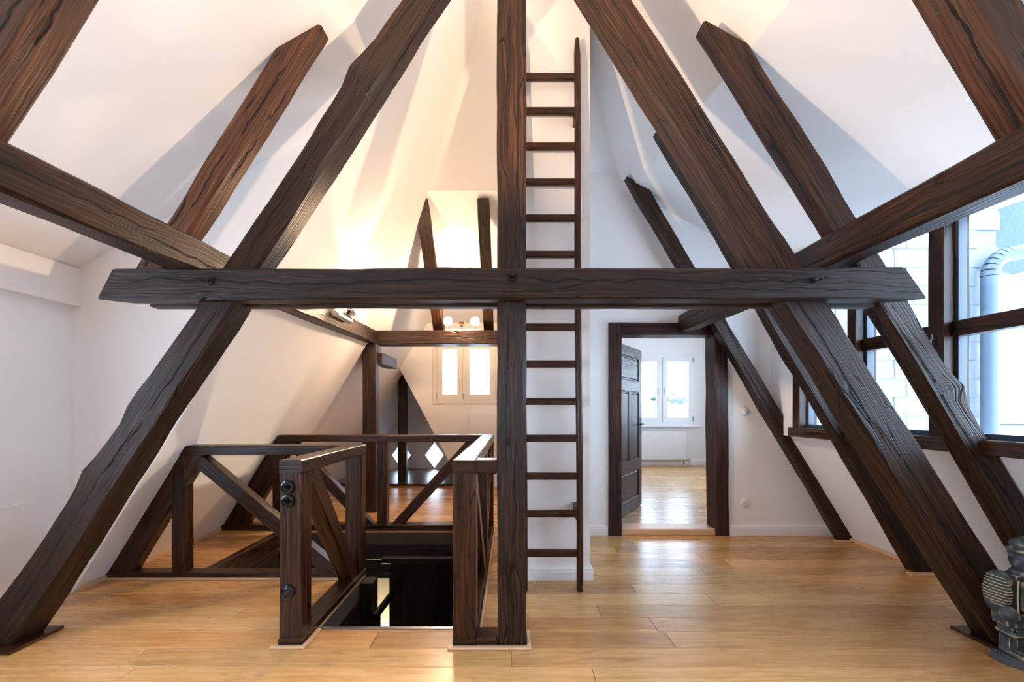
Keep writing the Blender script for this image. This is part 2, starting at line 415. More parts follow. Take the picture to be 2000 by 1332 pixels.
st(prism('wall_eave_side', [(-1.83, 7.42, 1.88), (-.80, 7.42, -.02), (-.80, 9.25, -.02), (-1.83, 9.25, 1.88)], (.05, 0, .03), PL))
st(box('ceiling', (.5, 4.6, 2.9), (4.5, 9.6, 3.0), PL))
# left side
st(holed('wall_left', [(YB, -.02), (3.12, -.02), (3.12, 2.3), (YB, 2.3)], [(-1.6, .72, 1.75, 1.93)], (0, 1, 0), (0, 0, 1), (-.1, 0, 0), PL, (-3.0, 0, 0)))
wlf = st(empty('window_5', (-3.05, 0, .72)))
for y_ in (-1.58, -.75, .075, .90, 1.73): box('mullion', (-.04, y_-.03, 0), (.04, y_+.03, 1.21), M['stain'], wlf)
for z_ in (.03, 1.18): box('transom', (-.035, -1.55, z_-.03), (.035, 1.70, z_+.03), M['stain'], wlf)
st(box('trim_1', (-3.0, YB, 1.945), (-2.94, 3.08, 2.20), PL))
st(box('trim_2', (-3.0, YB, 0), (-2.985, 2.82, .67), PL))
st(prism('wall_left_cheek', [(-2.997, 3.072, -.01), (fold_l[0]+.003, 3.072, 3.42), (-3.0, 3.072, cl(-3.0))], (0, .05, 0), PL))
# right side: sloped dwarf wall under the window band, plaster beyond it
st(prism('wall_right', [rrp(YB, -.02), rrp(4.5, -.02), rrp(4.5, 1.01), rrp(YB, 1.01)], (.08, 0, .04), PL))
st(prism('wall_right_pier', [(2.56, 4.10, 1.0), (2.56, 4.5, 1.0), (2.56, 4.5, 2.75), (2.56, 4.10, 2.72)], (.2, 0, 0), PL))
# door wall
DW = 4.45
zt = 3.60
op = [(.45, -.02), (1.00, -.02), (1.00, 2.04), (2.08, 2.04), (2.08, -.02), (rr_(-.02), -.02), (rr_(1.0), 1.0), (2.62, 1.0), (2.62, crz(2.62, DW)+.03), (fr(DW)[0], fr(DW)[1]+.02), (rr_(zt), zt), (.45, zt)]
def zones(name, pts, y, t, mat): return st(prism(name, [(x, y, z) for x, z in pts], (0, t, 0), mat))
zones('wall_back', op, DW, .19, PL)
# chimney-like pier behind the ladder, partition to the far rooms
st(box('wall_pier', (.035, 3.30, -.02), (.57, 4.46, 4.8), PL))
st(box('wall_partition', (.50, 4.62, -.02), (.60, 9.6, 3.4), PL))
# gable wall with window and triangular gap to the eave space
YG = 7.30
holed('wall_gable', [(-.80, -.02), (.55, -.02), (.55, 2.7), (rl(2.7), 2.7), (rl(1.9), 1.9)], [(-1.22, 1.38, -.26, 2.30)], (1, 0, 0), (0, 0, 1), (0, .12, 0), PL, (0, YG, 0))['kind'] = 'structure'
# eave end wall with two diamond openings
def diamond_wall():
    from mathutils.geometry import delaunay_2d_cdt
    pts = [(-3.2, -.02), (-.76, -.02), (-1.79, 1.93), (-2.4, 1.93)]; e = [(0,1),(1,2),(2,3),(3,0)]
    ds = [(-2.26, .30), (-1.585, .30)]
    for cx, cz in ds:
        k = len(pts); pts += [(cx-.19, cz), (cx, cz-.26), (cx+.19, cz), (cx, cz+.26)]; e += [(k,k+1),(k+1,k+2),(k+2,k+3),(k+3,k)]
    vo, eo, fo, *_ = delaunay_2d_cdt([Vector(p) for p in pts], e, [], 1, 1e-6)
    bm = bmesh.new(); vs = [bm.verts.new((p.x, 9.2, p.y)) for p in vo]; fs = []
    for f in fo:
        c = sum((vo[i] for i in f), Vector((0, 0)))/len(f)
        if any(abs(c.x-cx)/.19 + abs(c.y-cz)/.26 < .99 for cx, cz in ds): continue
        fs.append(bm.faces.new([vs[i] for i in f]))
    r = bmesh.ops.extrude_face_region(bm, geom=fs)
    bmesh.ops.translate(bm, verts=[g for g in r['geom'] if isinstance(g, bmesh.types.BMVert)], vec=(0, .08, 0))
    st(fin(bm, 'wall_eave_end', PL, smooth=False))
    for k, (cx, cz) in enumerate(ds):
        bm = bmesh.new(); a = [bm.verts.new(p) for p in ((cx-.19, 9.24, cz), (cx, 9.24, cz-.26), (cx+.19, 9.24, cz), (cx, 9.24, cz+.26))]
        bm.faces.new(a); w = st(fin(bm, 'window_%d' % (7+k), M['glass'], smooth=False))
diamond_wall()
# far room
holed('wall_far_room', [(.55, -.02), (4.6, -.02), (4.6, 3.0), (.55, 3.0)], [(2.46, .94, 3.84, 2.36)], (1, 0, 0), (0, 0, 1), (0, .14, 0), PL, (0, 9.5, 0))['kind'] = 'structure'
st(holed('wall_far_room_side', [(4.64, -.02), (9.6, -.02), (9.6, 3.0), (4.64, 3.0)], [(6.3, .95, 8.0, 2.2)], (0, 1, 0), (0, 0, 1), (.1, 0, 0), PL, (4.3, 0, 0)))  # unseen side opening, added so that sky light brightens the far room
st(box('wall_far_room_front', (rr_(0), 4.5, -.02), (4.4, 4.62, 3.0), PL))
# wall behind the camera
st(box('wall_front', (-3.1, YB-.12, -.02), (3.4, YB, 5.3), PL))

# ------------------------------------------------------------------ floor planks
def subtract(rects, h):
    out = []
    for x0, y0, x1, y1 in rects:
        a0, b0, a1, b1 = h
        if x1 <= a0 or x0 >= a1 or y1 <= b0 or y0 >= b1: out.append((x0, y0, x1, y1)); continue
        if y0 < b0: out.append((x0, y0, x1, b0))
        if y1 > b1: out.append((x0, b1, x1, y1))
        m0, m1 = max(y0, b0), min(y1, b1)
        if x0 < a0: out.append((x0, m0, a0, m1))
        if x1 > a1: out.append((a1, m0, x1, m1))
    return [r for r in out if r[2]-r[0] > .015 and r[3]-r[1] > .008]
prnd = random.Random(11)
def plank(x0, y0, x1, y1, z, mat, name='plank'):
    mat = mat or prnd.choice(OAKS)
    g = .0012
    bm = bmesh.new(); vs = addbox(bm, (x0+g, y0+g, z-.018), (x1-g, y1-g, z))
    bmesh.ops.bevel(bm, geom=[e for e in bm.edges if all(v.co.z > z-.001 for v in e.verts)], offset=.0012, segments=1, affect='EDGES')
    bm.normal_update(); boxuv(bm, 0)
    uvl = bm.loops.layers.uv.verify(); du, dv = prnd.uniform(0, 60), prnd.uniform(0, 60)
    for f in bm.faces:
        for lp in f.loops: lp[uvl].uv = (lp[uvl].uv[0]+du, lp[uvl].uv[1]+dv)
    return fin(bm, name, mat, floor, smooth=False)
PW = .172; y = 2.18 - 6*PW
row = 0
excl = [HA, HB, (.035, 3.30, .57, 4.6), (.57, 4.45, 3.6, 4.8)]
while y < 7.3:
    y1 = min(y+PW, 7.3)
    x = -3.0 - prnd.uniform(0, 1.7); xmax = 3.23 if y < 4.45 else .5
    while x < xmax:
        L = prnd.choice((1.6, 1.9, 2.2, 2.4)); 
        a, b2 = max(x, -3.0), min(x+L, xmax)
        if b2-a > .05:
            for r_ in subtract([(a, y, b2, y1)], HA):
                for q in subtract([r_], HB):
                    for s in subtract([q], excl[2]):
                        for w in subtract([s], excl[3]): plank(*w, 0, M['oak'])
        x += L
    y += PW; row += 1
y = 4.66
st(box('floor_far_room', (.58, 4.5, -.01), (4.35, 9.55, .04), M['subfloor']))
while y < 9.5:
    y1 = min(y+PW, 9.5); x = .6 - prnd.uniform(0, 1.5)
    while x < 4.3:
        L = prnd.choice((1.8, 2.2, 2.4)); a, b2 = max(x, .6), min(x+L, 4.3)
        if b2-a > .05: plank(a, y, b2, y1, .06, M['oak'])
        x += L
    y += PW
bm = bmesh.new(); addbox(bm, (-3.0, YB, -.018), (3.23, 2.18-6*PW, 0)); bm.normal_update(); boxuv(bm, 0)
fin(bm, 'plank_field', M['oak_far'], floor, smooth=False)['kind'] = 'stuff'
y = 7.36
while y < 9.2:
    plank(-3.0, y, -1.2, y+.2, .02, M['oak_dark']); plank(-1.2, y, .5, y+.2, .02, M['oak_dark']); y += .2
# thresholds and slim oak strips
tag(box('door_threshold', (1.0, 4.44, 0), (2.08, 4.66, .062), M['oak_trim'], bev=.006), 'low pale oak threshold board across the doorway to the far room', 'threshold')
tag(box('stair_nosing', (-1.105, 2.545, 0), (-.30, 2.572, .006), M['steel']), 'thin metal strip along the front edge of the stairwell', 'edge strip')
tag(box('eave_sill', (-3.0, 7.26, 0), (-.80, 7.36, .035), M['stain'], bev=.004), 'dark wooden sill board along the low opening to the eave space', 'sill')
st(box('trim_3', (-2.99, 3.10, 0), (-2.965, 3.30, .03), M['oak_trim']))
st(box('trim_4', (-2.99, 3.42, 0), (-2.965, 4.60, .03), M['oak_trim']))
st(box('trim_5', (-2.99, 4.72, 0), (-2.965, 7.26, .03), M['oak_trim']))
st(box('trim_6', (3.19, YB, 0), (3.215, 4.44, .03), M['oak_trim']))
def baseboard(name, lo, hi, front):
    """white skirting with a stepped top"""
    o = st(box(name, lo, hi, M['white'], bev=.003)); lo = list(lo); hi = list(hi)
    hi[2] = hi[2]-.022; ax, s = front
    if s < 0: lo[ax] -= .006
    else: hi[ax] += .006
    box('skirting_lip', lo, hi, M['white'], o, bev=.002)
    return o
baseboard('baseboard_back', (.575, 4.432, 0), (.945, 4.45, .095), (1, -1))
baseboard('baseboard_back', (2.14, 4.432, 0), (3.19, 4.45, .095), (1, -1))
baseboard('baseboard_pier', (.03, 3.278, 0), (.592, 3.30, .085), (1, -1))
baseboard('baseboard_pier', (.57, 3.30, 0), (.59, 4.43, .085), (0, 1))
baseboard('baseboard_far_room', (3.62, 9.47, .06), (4.3, 9.5, .17), (1, -1))

# ------------------------------------------------------------------ great timbers
T = M['timber']
def base_trim(name, xa, xb, ya, yb, mat, label, h=.014):
    return tag(box(name, (xa, ya, 0), (xb, yb, h), mat, bev=.004), label, 'floor trim')
# king post
kp = empty('king_post', (0, 2.43, 0)); tag(kp, 'thick vertical dark timber post in the centre, rising from floor to ridge', 'post')
kp_m = timber('post_timber', [(-.078, -.075, .0), (.075, -.075, .0), (.075, .07, .0), (-.078, .07, .0)], [(-.078, -.075, 4.97), (.074, -.075, 4.97), (.074, .07, 4.97), (-.078, .07, 4.97)], T, kp, ch=.018, amp=.005, seed=3.3)
for z0_, z1_, x_, w_ in ((.4, 1.1, .01, .004), (1.2, 1.75, -.03, .003), (2.0, 2.9, .02, .005), (2.6, 3.4, -.02, .004)): crack(kp_m, (x_, 2.355, z0_), (x_+.01, 2.355, z1_), (0, 1, 0), w_, .01, seed=z0_)
base_trim('post_floor_trim', -.335, .10, 2.325, 2.354, M['oak_trim'], 'pale oak trim strip on the floor in front of the centre post')
base_trim('post_side_trim', .078, .10, 2.354, 2.52, M['oak_trim'], 'short pale oak trim on the floor right of the centre post')

def sq(x0, sl, thx, y0, y1, z, zo=None, sgn=1):
    """section of a leaning timber; x0+sl*z is its inner edge, sgn=-1 left, +1 right"""
    zo = z if zo is None else zo
    xi = x0 + sl*z; xo = x0 + sl*zo + sgn*thx
    return [(xi, y0, z), (xo, y0, zo), (xo, y1, zo), (xi, y1, z)]
def leaning(name, label, x0, sl, thx, y0, y1, zb, zt, zto, sgn, cat='beam', thx_top=None, mat=None, **kw):
    tt = thx if thx_top is None else thx_top
    o = tag(timber(name, sq(x0, sl, thx, y0, y1, zb, None, sgn), sq(x0, sl, tt, y0, y1, zt, zto, sgn), mat or T, **kw), label, cat)
    sd = kw.get('seed', 1); rg = random.Random(sd); ym = (y0+y1)/2
    for k in range(4):      # front face
        f_ = rg.uniform(.25, .75); za = zb + (zt-zb)*(k*.25 + rg.uniform(0, .06)); zc = min(zto-.06, za + (zt-zb)*rg.uniform(.16, .30))
        if zc > za+.2: crack(o, (x0+sl*za+sgn*thx*f_, y0, za), (x0+sl*zc+sgn*(thx+tt)/2*min(.8, f_+rg.uniform(-.1, .1)), y0, zc), (0, 1, 0), rg.uniform(.003, .0065), seed=sd+k)
    for k in range(3):      # face towards the room
        y_ = y0 + (y1-y0)*rg.uniform(.3, .7); za = zb + (zt-zb)*(k*.3 + rg.uniform(0, .1)); zc = min(zt-.06, za + (zt-zb)*rg.uniform(.14, .26))
        if zc > za+.2: crack(o, (x0+sl*za, y_, za), (x0+sl*zc, y_+rg.uniform(-.02, .02), zc), (sgn, 0, 0), rg.uniform(.003, .006), seed=sd+9+k)
    return o
leaning('truss_strut', 'massive leaning dark timber strut left of the centre post, worn bluish lower face', -2.60, .645, .235, 2.34, 2.505, .0, 3.85, 3.85, -1, thx_top=.155, ch=.016, amp=.009, seed=12.1, bumps=((2, 3.62, .10, .035), (1, 3.62, .10, .03), (1, 1.12, .06, .018), (1, 1.55, .07, .018)))
leaning('truss_strut', 'massive leaning dark timber strut right of the centre post, wavy raised grain', 2.545, -.63, .26, 2.34, 2.505, .0, 3.85, 3.85, 1, thx_top=.205, ch=.014, amp=.007, seed=22.4)
# base plates under the two struts
for sx, xi, xo, lab in ((-1, -2.545, -2.86, 'dark stained floor plate under the foot of the left strut'), (1, 2.49, 2.86, 'dark stained floor plate under the foot of the right strut')):
    pts = [(xi, 2.28, .002), (xo, 2.28, .002), (xo, 2.56, .002), (xi, 2.56, .002)]
    tag(prism('strut_base_plate', pts, (0, 0, .016), M['stain'], axis=1), lab, 'floor trim')
def ctl(x0, sl): return (2.214 + .58*(x0+2.94))/(1-.58*sl)
leaning('roof_rafter', 'orange-lit dark rafter ending under the left ceiling, between purlin and left strut', -3.126, .631, .155, 2.42, 2.54, 1.97, ctl(-3.126, .631)+.01, ctl(-3.281, .631)+.01, -1, ch=.012, amp=.006, seed=31.3, mat=M['lamplit_timber'])
leaning('roof_rafter', 'big dark rafter tinted lamplit orange, cut off by the top left corner of the photo', -3.126, .631, .17, 1.44, 1.575, 1.97, ctl(-3.126, .631)+.01, ctl(-3.296, .631)+.01, -1, ch=.012, amp=.005, seed=33.3, mat=M['lamplit_timber'])
def ctr(x0, sl, y):  # z where x0+sl*z meets the right dormer ceiling
    return (3.88 - .53*x0 + .07*(y-2.54))/(1 + .53*sl)
for nm, x0, sl, thx, y0, y1, lab, sd in (
    ('roof_rafter', 3.036, -.60, .16, 2.42, 2.54, 'long dark rafter right of the right strut, from ceiling to floor behind the statue', 41.2),
    ('roof_rafter', 3.075, -.585, .15, 3.42, 3.53, 'dark rafter half hidden behind the right strut, foot on a pale trim', 43.2),
    ('roof_rafter', 3.11, -.59, .15, 4.25, 4.36, 'rearmost dark rafter slanting past the right side of the door frame', 45.9)):
    leaning(nm, lab, x0, sl, thx, y0, y1, 0, ctr(x0, sl, y1)+.01, ctr(x0+thx, sl, y0)+.01, 1, ch=.010, amp=.007, seed=sd, bow=(.02, 0, .01) if sd < 42 else (0, 0, 0), bumps=((1, 1.62, .07, .028),) if sd < 42 else ())
leaning('roof_rafter', 'big dark rafter with orange light at the top right corner of the photo', 3.036, -.60, .17, 1.46, 1.60, 0, ctr(3.036, -.6, 1.6)+.01, ctr(3.206, -.6, 1.46)+.01, 1, ch=.012, amp=.005, seed=47.7, mat=M['lamplit_timber'])
base_trim('rafter_floor_trim', 2.98, 3.28, 3.36, 3.415, M['oak_trim'], 'pale oak trim at the foot of the middle right rafter')
base_trim('rafter_floor_trim', 3.02, 3.30, 4.20, 4.245, M['oak_trim'], 'pale oak trim at the foot of the rearmost right rafter')
# collar: a pair of planks clasping the post and the struts
cb = timber('collar_beam', [(-2.10, 2.28, 1.802), (-1.98, 2.375, 1.802), (-1.93, 2.375, 1.962), (-2.02, 2.28, 1.958)],
            [(2.10, 2.28, 1.806), (1.98, 2.375, 1.806), (1.90, 2.375, 1.968), (1.985, 2.28, 1.968)], T, ch=.008, amp=.004, seed=52.2, seg=.07)
tag(cb, 'long horizontal dark collar beam crossing in front of post and struts', 'beam')
def peg(x, y, z, r, par, tilt=.2):
    bm = bmesh.new(); addcyl(bm, (x, y+.03, z), (x, y-.012, z), r*1.0, r*.95, 9); addcyl(bm, (x, y-.012, z), (x+tilt*.02, y-.035, z+.004), r*.55, r*.5, 8)
    return fin(bm, 'wooden_peg', M['black_wood'], par)
for a_, b_, z0_, z1_, w_ in ((-1.95, -1.15, 1.905, 1.885, .006), (-1.2, -.1, 1.880, 1.902, .007), (.05, 1.1, 1.905, 1.888, .0065), (1.05, 1.62, 1.89, 1.905, .006), (-.9, .4, 1.84, 1.845, .003), (.9, 1.8, 1.86, 1.85, .003)):
    crack(cb, (a_, 2.28, z0_), (b_, 2.28, z1_), (0, 1, 0), w_, .018, seed=a_*7, n=110)
peg(-1.527, 2.28, 1.895, .020, cb, -1.5); peg(-.002, 2.28, 1.918, .026, cb); peg(1.528, 2.28, 1.900, .016, cb, 1)
tag(bar('rear_collar_plank', 0, -1.96, 1.98, (2.435, 2.50), (1.80, 1.955), T, ch=.006, amp=.003), 'thinner dark plank just behind the collar beam, its underside showing below', 'beam')
# purlins and tie beam
_pur = []
def zl(y): return 2.117 + .0219*(y-1.43)
_pur.append(timber('purlin', [(-1.64, YB, zl(YB)-.168), (-1.775, YB, zl(YB)-.168), (-1.775, YB, zl(YB)), (-1.64, YB, zl(YB))],
           [(-1.64, 5.66, zl(5.66)-.168), (-1.775, 5.66, zl(5.66)-.168), (-1.775, 5.66, zl(5.66)), (-1.64, 5.66, zl(5.66))], T, ch=.012, amp=.005, seed=61)); tag(_pur[0], 'left purlin, a long dark beam running back to the corner post', 'beam')
_pur.append(timber('purlin', [(1.64, YB, 1.975), (1.775, YB, 1.975), (1.775, YB, 2.148), (1.64, YB, 2.148)],
           [(1.64, DW+.03, 2.0), (1.775, DW+.03, 2.0), (1.775, DW+.03, 2.172), (1.64, DW+.03, 2.172)], T, ch=.012, amp=.006, seed=66)); tag(_pur[1], 'right purlin, a long dark beam running back to the lintel of the door', 'beam')
crack(_pur[1], (1.64, 1.3, 2.045), (1.64, 2.75, 2.04), (1, 0, 0), .008, .012, seed=5, n=120)
crack(_pur[1], (1.64, 2.6, 2.08), (1.64, 4.3, 2.10), (1, 0, 0), .005, .012, seed=6, n=120)
crack(_pur[0], (-1.64, 1.4, 2.04), (-1.64, 2.1, 2.06), (-1, 0, 0), .004, .012, seed=7)
crack(_pur[0], (-1.64, 2.0, 2.03), (-1.64, 2.7, 2.02), (-1, 0, 0), .005, .012, seed=8)
tag(bar('tie_beam', 0, -1.66, .5, (5.50, 5.76), (2.04, 2.206), T, ch=.008, amp=.003), 'short horizontal dark tie beam above the white two-pane window', 'beam')
tag(bar('corner_post', 2, 0, 2.032, (-1.80, -1.64), (5.42, 5.55), T, ch=.008, amp=.004), 'dark vertical post under the far end of the left purlin', 'post')
tag(bar('wall_plate_stub', 1, 5.55, 6.27, (-1.74, -1.60), (1.80, 1.94), T, ch=.006, amp=.003), 'short dark beam stub sticking out behind the far left post', 'beam')
tag(bar('eave_post', 2, .02, 1.90, (-1.945, -1.80), (7.66, 7.78), T, ch=.006, amp=.003), 'thin dark post standing inside the low eave opening by the diamond windows', 'post')
for x0, x1, lab in ((-1.0, -.87, 'dark hip rafter above the tie beam, left one of the pair'), (-.36, -.235, 'dark hip rafter above the tie beam, right one of the pair')):
    def hq(z, dz): y = 8.04 - z; return [(x0, y, z), (x1, y, z), (x1, y+.1, z+.1), (x0, y+.1, z+.1)]
    yt = 4.63
    a = hq(2.28, 0); b2 = [(x0, yt, 3.41), (x1, yt, 3.41), (x1, yt+.155, 3.37), (x0, yt+.155, 3.37)]
    a = [(x0, 5.74, 2.2), (x1, 5.74, 2.2), (x1, 5.90, 2.24), (x0, 5.90, 2.24)]
    tag(timber('hip_rafter', a, b2, T, ch=.006, amp=.005), lab, 'beam')

# ------------------------------------------------------------------ ladder
ld = empty('loft_ladder', (.28, 3.1, 0)); tag(ld, 'narrow dark wooden ladder leaning on the white pier behind the centre post', 'ladder')
def lad_y(z): return 3.10 + .15*z/3.9 - 3.1
M['ladder'] = M['stain']
for nm, xb, xt_, ztop in (('stile', .467-.28, .467-.28, 3.90), ('stile', .085-.28, .06-.28, 3.90)):
    bm = bmesh.new()
    n = 40; prev = None; uvl = bm.loops.layers.uv.verify(); rings = []
    for k in range(n+1):
        z = ztop*k/n; cx = xb+(xt_-xb)*k/n + .003*math.sin(z*2.3); cy = lad_y(z); ring = []
        rr = .024 if k < n else .015
        for i in range(12):
            t = 2*math.pi*i/12; ring.append(bm.verts.new((cx+rr*math.cos(t), cy+.032*math.sin(t)*(rr/.024), z + (.012 if k == n else 0))))
        rings.append(ring)
    for k in range(n):
        for i in range(12):
            j = (i+1) % 12; f = bm.faces.new((rings[k][i], rings[k][j], rings[k+1][j], rings[k+1][i]))
            for lp, uu, w in zip(f.loops, (k, k, k+1, k+1), (i, i+1, i+1, i)): lp[uvl].uv = (uu*ztop/n, w*.013)
    bm.faces.new(rings[0][::-1]); bm.faces.new(rings[-1])
    fin(bm, nm, M['ladder'], ld, sharp=50)
for py in (150, 217, 286, 356, 426, 497, 568, 639, 711, 784, 856, 930, 1003, 1080):
    z = CAMZ + (HZ-py)*3.16/FPX; y = lad_y(z)
    z = CAMZ + (HZ-py)*(y+3.1)/FPX
    box('rung', (.085-.30, y-.012, z-.025), (.467-.28, y+.018, z+.025), M['ladder'], ld, bev=.005)
for z in (.52, 3.35):
    box('wall_bracket', (.445-.28, lad_y(z)+.01, z-.045), (.468-.28, 3.30-3.1, z+.045), M['iron'], ld)

# ------------------------------------------------------------------ stair railings
ST = M['stain']; ZT = .98; ZU = .907; ZB = .045
def brace(name, a, b, w, mat, parent, plane, lo, hi, ch=.005):
    """diagonal piece between 2-D points a,b; plane 'x' = lies in XZ with Y lo..hi, 'y' = lies in YZ with X lo..hi"""
    ax, az = a; bx, bz = b; L = math.hypot(bx-ax, bz-az)
    # cut horizontally at both ends
    hw = w/2/ (abs(bz-az)/L)
    def q(x, z):
        if plane == 'x': return [(x-hw, lo, z), (x+hw, lo, z), (x+hw, hi, z), (x-hw, hi, z)]
        return [(lo, x-hw, z), (lo, x+hw, z), (hi, x+hw, z), (hi, x-hw, z)]
    return timber(name, q(ax, az), q(bx, bz), mat, parent, ch=ch, amp=.0015)
def railbar(name, axis, a, b, r1, r2, par, mat=None): return bar(name, axis, a, b, r1, r2, mat or ST, par, ch=.006, amp=.0012, seg=.2)
# front-left railing
f = empty('stair_railing', (0, 0, 0)); tag(f, 'left front dark wooden stair railing ending at the white roof slope', 'railing', 'dark wooden stair railings')
timber('handrail', [(-2.46, 3.30, ZU), (-2.46, 3.42, ZU), (-2.385, 3.42, ZT), (-2.385, 3.30, ZT)], [(-1.230, 3.30, ZU), (-1.230, 3.42, ZU), (-1.230, 3.42, ZT), (-1.230, 3.30, ZT)], ST, f, ch=.006, amp=.0012)
railbar('bottom_rail', 0, -2.99, -1.233, (3.30, 3.42), (0, ZB), f)
timber('leaning_post', [(-2.975, 3.31, ZB), (-2.80, 3.31, ZB), (-2.80, 3.41, ZB), (-2.975, 3.41, ZB)], [(-2.45, 3.31, ZU), (-2.275, 3.31, ZU), (-2.275, 3.41, ZU), (-2.45, 3.41, ZU)], ST, f, ch=.006, amp=.002)
railbar('baluster_post', 2, ZB, ZU, (-2.50, -2.41), (3.305, 3.415), f)
brace('brace', (-2.36, ZU), (-1.33, ZB), .10, ST, f, 'x', 3.315, 3.405)
# side railing with the newel and switches
f = empty('stair_railing', (0, 0, 0)); tag(f, 'side stair railing running back from the newel with three black round switches', 'railing', 'dark wooden stair railings')
XS = (-1.226, -1.107)
railbar('newel_post', 2, ZB, ZU, XS, (2.37, 2.49), f)
railbar('handrail', 1, 2.37, 3.425, XS, (ZU, ZT), f)
railbar('bottom_rail', 1, 2.365, 3.425, (-1.229, -1.104), (0, ZB), f)
railbar('corner_post', 2, ZB, ZU, XS, (3.31, 3.42), f)
brace('brace', (2.54, ZU), (3.22, ZB), .11, ST, f, 'y', -1.215, -1.118)
# right railing
f = empty('stair_railing', (0, 0, 0)); tag(f, 'right stair railing running back beside the centre post, with pale worn handrail', 'railing', 'dark wooden stair railings')
XQ = (-.312, -.19)
railbar('newel_post', 2, ZB, ZU, XQ, (2.362, 2.482), f)
railbar('handrail', 1, 2.362, 4.72, XQ, (ZU, ZT), f)
railbar('front_handrail', 0, -.188, -.082, (2.362, 2.482), (ZU, ZT), f)
railbar('bottom_rail', 1, 2.358, 4.72, XQ, (0, ZB), f)
railbar('front_bottom_rail', 0, -.188, -.082, (2.358, 2.49), (0, ZB), f)
railbar('baluster_post', 2, ZB, ZU, XQ, (3.50, 3.60), f)
railbar('corner_post', 2, ZB, ZU, XQ, (4.61, 4.71), f)
brace('brace', (2.54, ZU), (3.43, ZB), .09, ST, f, 'y', -.300, -.202)
brace('brace', (3.66, ZB), (4.54, ZU), .09, ST, f, 'y', -.300, -.202)
# rear railing
f = empty('stair_railing', (0, 0, 0)); tag(f, 'rear stair railing across the back of the stairwell', 'railing', 'dark wooden stair railings')
timber('handrail', [(-2.46, 4.60, ZU), (-2.46, 4.72, ZU), (-2.385, 4.72, ZT), (-2.385, 4.60, ZT)], [(-.315, 4.60, ZU), (-.315, 4.72, ZU), (-.315, 4.72, ZT), (-.315, 4.60, ZT)], ST, f, ch=.006, amp=.0012)
railbar('bottom_rail', 0, -2.98, -.315, (4.60, 4.72), (0, ZB+.02), f)
timber('leaning_post', [(-2.96, 4.61, ZB), (-2.72, 4.61, ZB), (-2.72, 4.71, ZB), (-2.96, 4.71, ZB)], [(-2.45, 4.61, ZU), (-2.22, 4.61, ZU), (-2.22, 4.71, ZU), (-2.45, 4.71, ZU)], ST, f, ch=.006, amp=.002)
railbar('baluster_post', 2, ZB, ZU, (-2.45, -2.35), (4.605, 4.715), f)
railbar('baluster_post', 2, ZB, ZU, (-1.38, -1.28), (4.605, 4.715), f)
brace('brace', (-2.28, ZU), (-1.47, ZB), .10, ST, f, 'x', 4.615, 4.705)
brace('brace', (-1.19, ZB), (-.41, ZU), .10, ST, f, 'x', 4.615, 4.705)
# pale trims beside the bottom rails
base_trim('rail_floor_trim', -2.97, -1.232, 3.272, 3.298, M['oak_trim'], 'pale strip on the floor in front of the left front railing')
base_trim('newel_floor_trim', -1.26, -1.075, 2.335, 2.362, M['oak_trim'], 'pale oak trim in front of the newel with the switches')
base_trim('newel_side_trim', -1.100, -1.075, 2.363, 2.54, M['oak_trim'], 'pale oak trim on the stair side of the newel with the switches')
base_trim('rail_side_trim', -.186, -.168, 2.50, 4.72, M['oak_trim'], 'long pale oak strip along the right stair railing', .02)

# ------------------------------------------------------------------ switches and sockets
def round_switch(name, loc, r, ring_mat, mid_mat, label, cat, group=None, kind='rotary'):
    """round surface-mounted fitting facing -Y"""
    e = empty(name, loc); tag(e, label, cat, group)
    bm = bmesh.new(); prof = [(r*1.0, 0), (r*1.0, -.006), (r*.93, -.012), (r*.74, -.014), (r*.70, -.010), (r*.0, -.010)]
    n = 28; rings = []
    for pr, py in prof[:-1]:
        rings.append([bm.verts.new((pr*math.cos(2*math.pi*i/n), py, pr*math.sin(2*math.pi*i/n))) for i in range(n)])
    for a, b2 in zip(rings, rings[1:]):
        for i in range(n): bm.faces.new((a[i], a[(i+1) % n], b2[(i+1) % n], b2[i]))
    bm.faces.new(rings[-1]); fin(bm, 'cover_ring', ring_mat, e, sharp=50)
    if kind == 'rotary':
        bm = bmesh.new(); addcyl(bm, (0, -.010, 0), (0, -.020, 0), r*.42, r*.36, 20); addbox(bm, (-r*.30, -.040, -r*.07), (r*.30, -.019, r*.07))
        bmesh.ops.rotate(bm, verts=bm.verts, cent=(0, 0, 0), matrix=Matrix.Rotation(R(35), 3, 'Y'))
        fin(bm, 'rotary_knob', mid_mat, e, sharp=40)
    elif kind == 'socket':
        bm = bmesh.new(); addcyl(bm, (0, -.0105, 0), (0, -.012, 0), r*.62, r*.55, 24); fin(bm, 'socket_insert', mid_mat, e)
        for s in (-1, 1): cyl('socket_hole', (s*.0095, -.0122, 0), (s*.0095, -.0126, 0), .003, M['iron'], e, n=10)
    return e
BG = M['black_glaze']; XN = -1.178
g = 'black round switches on the newel post'
round_switch('light_switch', (XN, 2.37, .838), .036, BG, BG, 'topmost black round switch on the newel post', 'switch', g)
round_switch('light_switch', (XN, 2.37, .764), .036, BG, BG, 'middle black round switch on the newel post, just below the topmost', 'switch', g)
round_switch('wall_socket', (XN, 2.37, .288), .038, BG, BG, 'lowest black round fitting on the newel post, near the floor', 'socket', g, 'socket')
round_switch('light_switch', (2.285, 4.45, 1.225), .042, M['porcelain'], M['porcelain'], 'white round porcelain switch on the wall right of the door', 'switch')
round_switch('wall_socket', (2.30, 4.45, .32), .044, M['porcelain'], M['porcelain'], 'white round porcelain socket low on the wall right of the door', 'socket', kind='socket')
tag(box('radiator_socket', (3.70, 9.488, .83), (3.77, 9.5, .90), M['white'], bev=.004), 'small square white socket under the far room window', 'socket')

